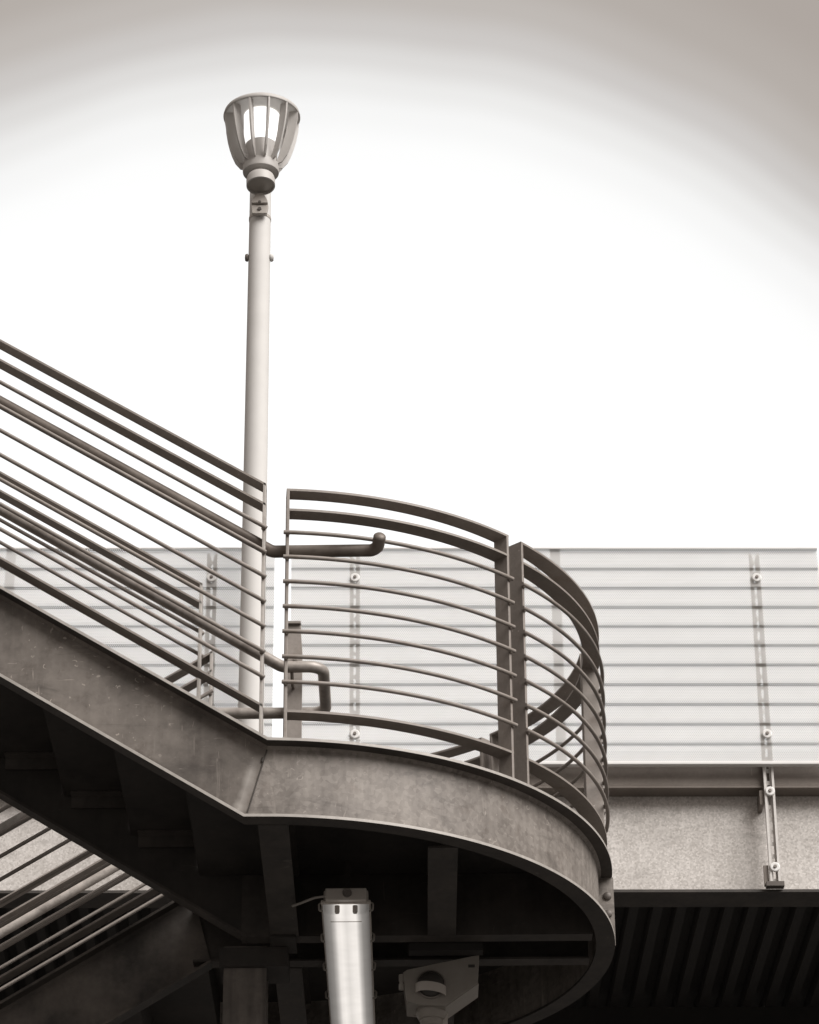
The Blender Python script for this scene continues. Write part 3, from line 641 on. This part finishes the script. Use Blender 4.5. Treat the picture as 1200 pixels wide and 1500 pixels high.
# ------------------------------------------------------------------ handrails
PR = 0.0245
zl = 5.811 + E; kx = 0.046
def pipe(label, pts, r_f, brackets, mat=M_PIPG):
    t = thing('handrail', label, 'handrail', pts[0], 'pipe handrails')
    build('pipe', MB().tube(fillet(pts, r_f, 8), PR, 20), mat, t, smooth=50)
    e_, d_ = Vector(pts[-1]), (Vector(pts[-1]) - Vector(pts[-2])).normalized()
    if 'ending in a bend' in label: build('end_cap', MB().lathe(e_, d_, [(PR, 0), (PR * 0.95, 0.004), (PR * 0.75, 0.009), (PR * 0.4, 0.012), (0.0001, 0.013)], 20), mat, t, smooth=50)
    for a, b in brackets:
        build('bracket', MB().tube(fillet([a, (Vector(a) + Vector(b)) / 2 - Z * 0.03, b], 0.02, 4), 0.007, 8), M_PIPE, t, smooth=50)
    return t
def zu(x): return zl + TAN * (kx - x)
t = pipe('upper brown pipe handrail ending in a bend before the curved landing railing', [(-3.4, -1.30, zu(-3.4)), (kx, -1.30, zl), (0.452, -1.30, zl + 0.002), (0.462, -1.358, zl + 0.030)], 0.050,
     [((-1.7, -1.306, zu(-1.7) - 0.02), (-1.7, -1.366, zu(-1.7) - 0.02))], M_PIPE)
pipe('looped pipe handrail turning round between the rising and descending flights', [(-3.4, -0.28, zu(-3.4) ), (kx, -0.28, zl), (0.215, -0.28, zl), (0.215, 0.17, zl), (LT + 0.03, 0.17, zl), (-4.1, 0.17, zl - TAN * (LT + 0.03 + 4.1))], 0.062,
     [((0.085, -0.28, zl - 0.02), (0.09, -0.20, zl - 0.06)), ((0.085, 0.165, zl - 0.02), (0.075, 0.112, zl - 0.06)), ((-1.85, -0.27, zu(-1.85) - 0.02), (-1.85, -0.215, zu(-1.85) - 0.02))])
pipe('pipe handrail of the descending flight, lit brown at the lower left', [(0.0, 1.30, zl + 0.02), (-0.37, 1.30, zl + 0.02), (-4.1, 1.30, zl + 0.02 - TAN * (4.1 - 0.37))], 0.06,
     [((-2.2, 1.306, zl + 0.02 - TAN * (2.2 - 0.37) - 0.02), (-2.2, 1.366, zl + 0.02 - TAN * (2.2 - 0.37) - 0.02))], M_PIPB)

# ------------------------------------------------------------------ fluorescent fixture under the landing
fx0, fx1, fy0, fy1 = 0.222, 0.418, -0.685, 0.80; fz = 4.56 + E; fxm = (fx0 + fx1) / 2
fluo = thing('strip_light', 'lit fluorescent strip light under the landing', 'light fixture', (fxm, fy0, fz + 0.1))
def trap(x0, x1, z0, z1, ins, y0, y1):
    return MB().prism([Vector((x0 + ins, y0, z0)), Vector((x1 - ins, y0, z0)), Vector((x1, y0, z1)), Vector((x0, y0, z1))], Y * (y1 - y0))
build('housing', trap(fx0 + 0.012, fx1 - 0.012, fz + 0.050, fz + 0.105, -0.0, fy0 + 0.02, fy1), M_HOUS, fluo, bevel=0.006)
build('end_box', MB().box(fx0 + 0.020, fx1 - 0.018, fy0 - 0.028, fy0 + 0.019, fz + 0.045, fz + 0.094), M_HOUS, fluo, bevel=0.004)
build('knockout', MB().lathe((fxm + 0.006, fy0 - 0.028, fz + 0.072), -Y, [(0.0001, 0.004), (0.014, 0.004), (0.0155, 0.006), (0.018, 0.006), (0.018, 0), (0.0001, 0)], 24), M_BOLT, fluo, smooth=30)
# diffuser: rounded trough, with a u coordinate across it
nseg = 20; prof = []
for i in range(nseg + 1):
    a = math.pi * i / nseg; prof.append((-math.cos(a), -math.sin(a)))
vs = []; uvs = []; fs = []
ys = [fy0 + 0.012, fy0 + 0.02, fy0 + 0.085, fy0 + 0.088, fy1 - 0.02, fy1]
for iy, y in enumerate(ys):
    k = 0.93 if iy in (0, 5) else 1.0
    for i, (c, s_) in enumerate(prof):
        cx_ = math.copysign(abs(c) ** 0.34, c); sz_ = -abs(s_) ** 0.34
        vs.append((fxm + cx_ * 0.089 * k, y, fz + 0.050 + sz_ * 0.050 * k)); uvs.append((0.5 + cx_ * 0.5, (y - fy0)))
n = nseg + 1
for iy in range(len(ys) - 1):
    for i in range(nseg): fs.append((iy * n + i, iy * n + i + 1, (iy + 1) * n + i + 1, (iy + 1) * n + i))
fs.append(tuple(range(n))); fs.append(tuple((len(ys) - 1) * n + i for i in range(n)))
build('diffuser', MB().add(vs, fs), M_DIFF, fluo, smooth=30, uvs=uvs)
build('seam_strip', MB().box(fxm - 0.060, fxm + 0.060, fy0 + 0.084, fy0 + 0.0885, fz - 0.0012, fz + 0.001), M_HOUS, fluo)
for sx in (-1, 1):
    xe = fxm + sx * 0.0955
    build('rim', MB().box(min(xe, xe - sx * 0.012), max(xe, xe - sx * 0.012), fy0, fy1, fz + 0.044, fz + 0.056), M_HOUS, fluo, bevel=0.003)
    for y in (fy0 + 0.045, fy0 + 0.37, fy0 + 0.69, fy0 + 1.02):
        build('clip', MB().tube(fillet([(xe - sx * 0.004, y, fz + 0.064), (xe + sx * 0.009, y, fz + 0.056), (xe + sx * 0.007, y, fz + 0.030), (xe - sx * 0.010, y, fz + 0.026)], 0.006, 3), 0.0042, 8), M_WEDGE, fluo, smooth=50)
for dx in (-0.033, 0.036):
    build('latch_tab', MB().lathe((fxm + dx, fy0 + 0.004, fz + 0.012), -Z, [(0.0001, -0.02), (0.010, -0.02), (0.010, 0.004), (0.008, 0.010), (0.0001, 0.011)], 14), M_HOUS, fluo, smooth=40)
build('rim', MB().box(fx0 + 0.002, fx1 - 0.002, fy0 - 0.002, fy0 + 0.010, fz + 0.040, fz + 0.052), M_HOUS, fluo, bevel=0.003)
cb = thing('power_cable', 'pale cable running into the top of the strip light', 'cable', (0.11, -0.54, fz + 0.09))
build('sheath', MB().tube(fillet([(0.11, -0.54, fz + 0.090), (0.15, -0.62, fz + 0.072), (0.20, -0.685, fz + 0.066), (0.25, -0.70, fz + 0.066)], 0.05, 5), 0.005, 10), M_CABLE, cb, smooth=50)
for i, (x, y) in enumerate(((fxm, -0.3), (fxm, 0.3))):
    build('hanger', MB().box(x - 0.01, x + 0.01, y - 0.01, y + 0.01, fz + 0.10, ZT - 0.05), M_DARK, fluo)

# ------------------------------------------------------------------ wedge-shaped wall pack with a round lamp cup
wp = thing('bracket_lamp', 'unlit grey wedge-shaped lamp bracket hanging right of the strip light', 'light fixture', (0.70, 0.0, 4.56 + E))
def W(a, z, b=-0.02): return Vector((a, b, z + E))
pl = [W(0.535, 4.565), W(0.552, 4.578), W(0.845, 4.640), W(0.838, 4.521), W(0.705, 4.424), W(0.60, 4.430), W(0.550, 4.445)]
build('side_plate', MB().prism(pl, Y * 0.006), M_WEDGE, wp, bevel=0.002)
bd = [W(0.838, 4.545, -0.014), W(0.840, 4.520, -0.014), W(0.706, 4.423, -0.014), W(0.55, 4.444, -0.014), W(0.545, 4.47, -0.014), W(0.70, 4.452, -0.014)]
build('lower_shell', MB().prism([W(0.8405, 4.519, -0.013), W(0.706, 4.421, -0.013), W(0.55, 4.441, -0.013), W(0.55, 4.449, -0.013), W(0.704, 4.430, -0.013), W(0.8355, 4.5275, -0.013)], Y * 0.16), M_WEDGE, wp)
build('back_plate', MB().prism([p + Y * 0.145 for p in pl], Y * 0.006), M_WEDGE, wp)
build('slot', MB().box(0.800, 0.826, -0.0225, -0.0195, 4.585 + E, 4.597 + E), M_FDARK, wp)
build('lamp_ball', MB().lathe((0.648, -0.020, 4.513 + E), -Y, [(0.053 * math.cos(R(q)), 0.053 * math.sin(R(q)) * 0.9) for q in range(-20, 90, 10)] + [(0.0001, 0.048)], 36), M_FDARK, wp, smooth=40)
build('lamp_ring', MB().lathe((0.648, -0.0205, 4.513 + E), -Y, [(0.052, 0.0), (0.060, 0.0), (0.060, 0.006), (0.054, 0.008), (0.052, 0.0)], 40), M_BOLT, wp, smooth=30)
bandf = []
for i in range(17):      # curved visor wrapped over the lower front of the ball
    q = R(-78 + 156 * i / 16); rr_ = 0.060
    bandf.append((Vector((0.648 + rr_ * math.sin(q), -0.022 - rr_ * math.cos(q) * 0.92, 4.488 + E - 0.008 * math.sin(q))), Z.copy(), Vector((math.sin(q), -math.cos(q), 0))))
build('visor', MB().sweep(bandf, [(-0.020, 0), (0.018, 0), (0.018, 0.003), (-0.020, 0.003)]), M_HOUS, wp, smooth=40)
build('hinge', MB().lathe((0.530, -0.015, 4.53 + E), Z, [(0.0001, -0.035), (0.011, -0.035), (0.011, -0.012), (0.008, -0.012), (0.008, 0.0), (0.011, 0.0), (0.011, 0.028), (0.0001, 0.028)], 16), M_WEDGE, wp, smooth=35)
build('socket', MB().lathe((0.650, 0.06, 4.425 + E), Z, [(0.0001, -0.06), (0.040, -0.06), (0.046, -0.05), (0.046, -0.035), (0.052, -0.032), (0.062, -0.01), (0.062, 0.01), (0.0001, 0.01)], 32), M_WEDGE, wp, smooth=35)
build('arm', MB().box(0.735, 0.755, 0.03, 0.09, 4.60 + E, ZB - 0.03), M_DARK, wp)
build('arm', MB().box(0.695, 0.715, 0.05, 0.08, 4.20 + E, 4.42 + E), M_HOUS, wp)
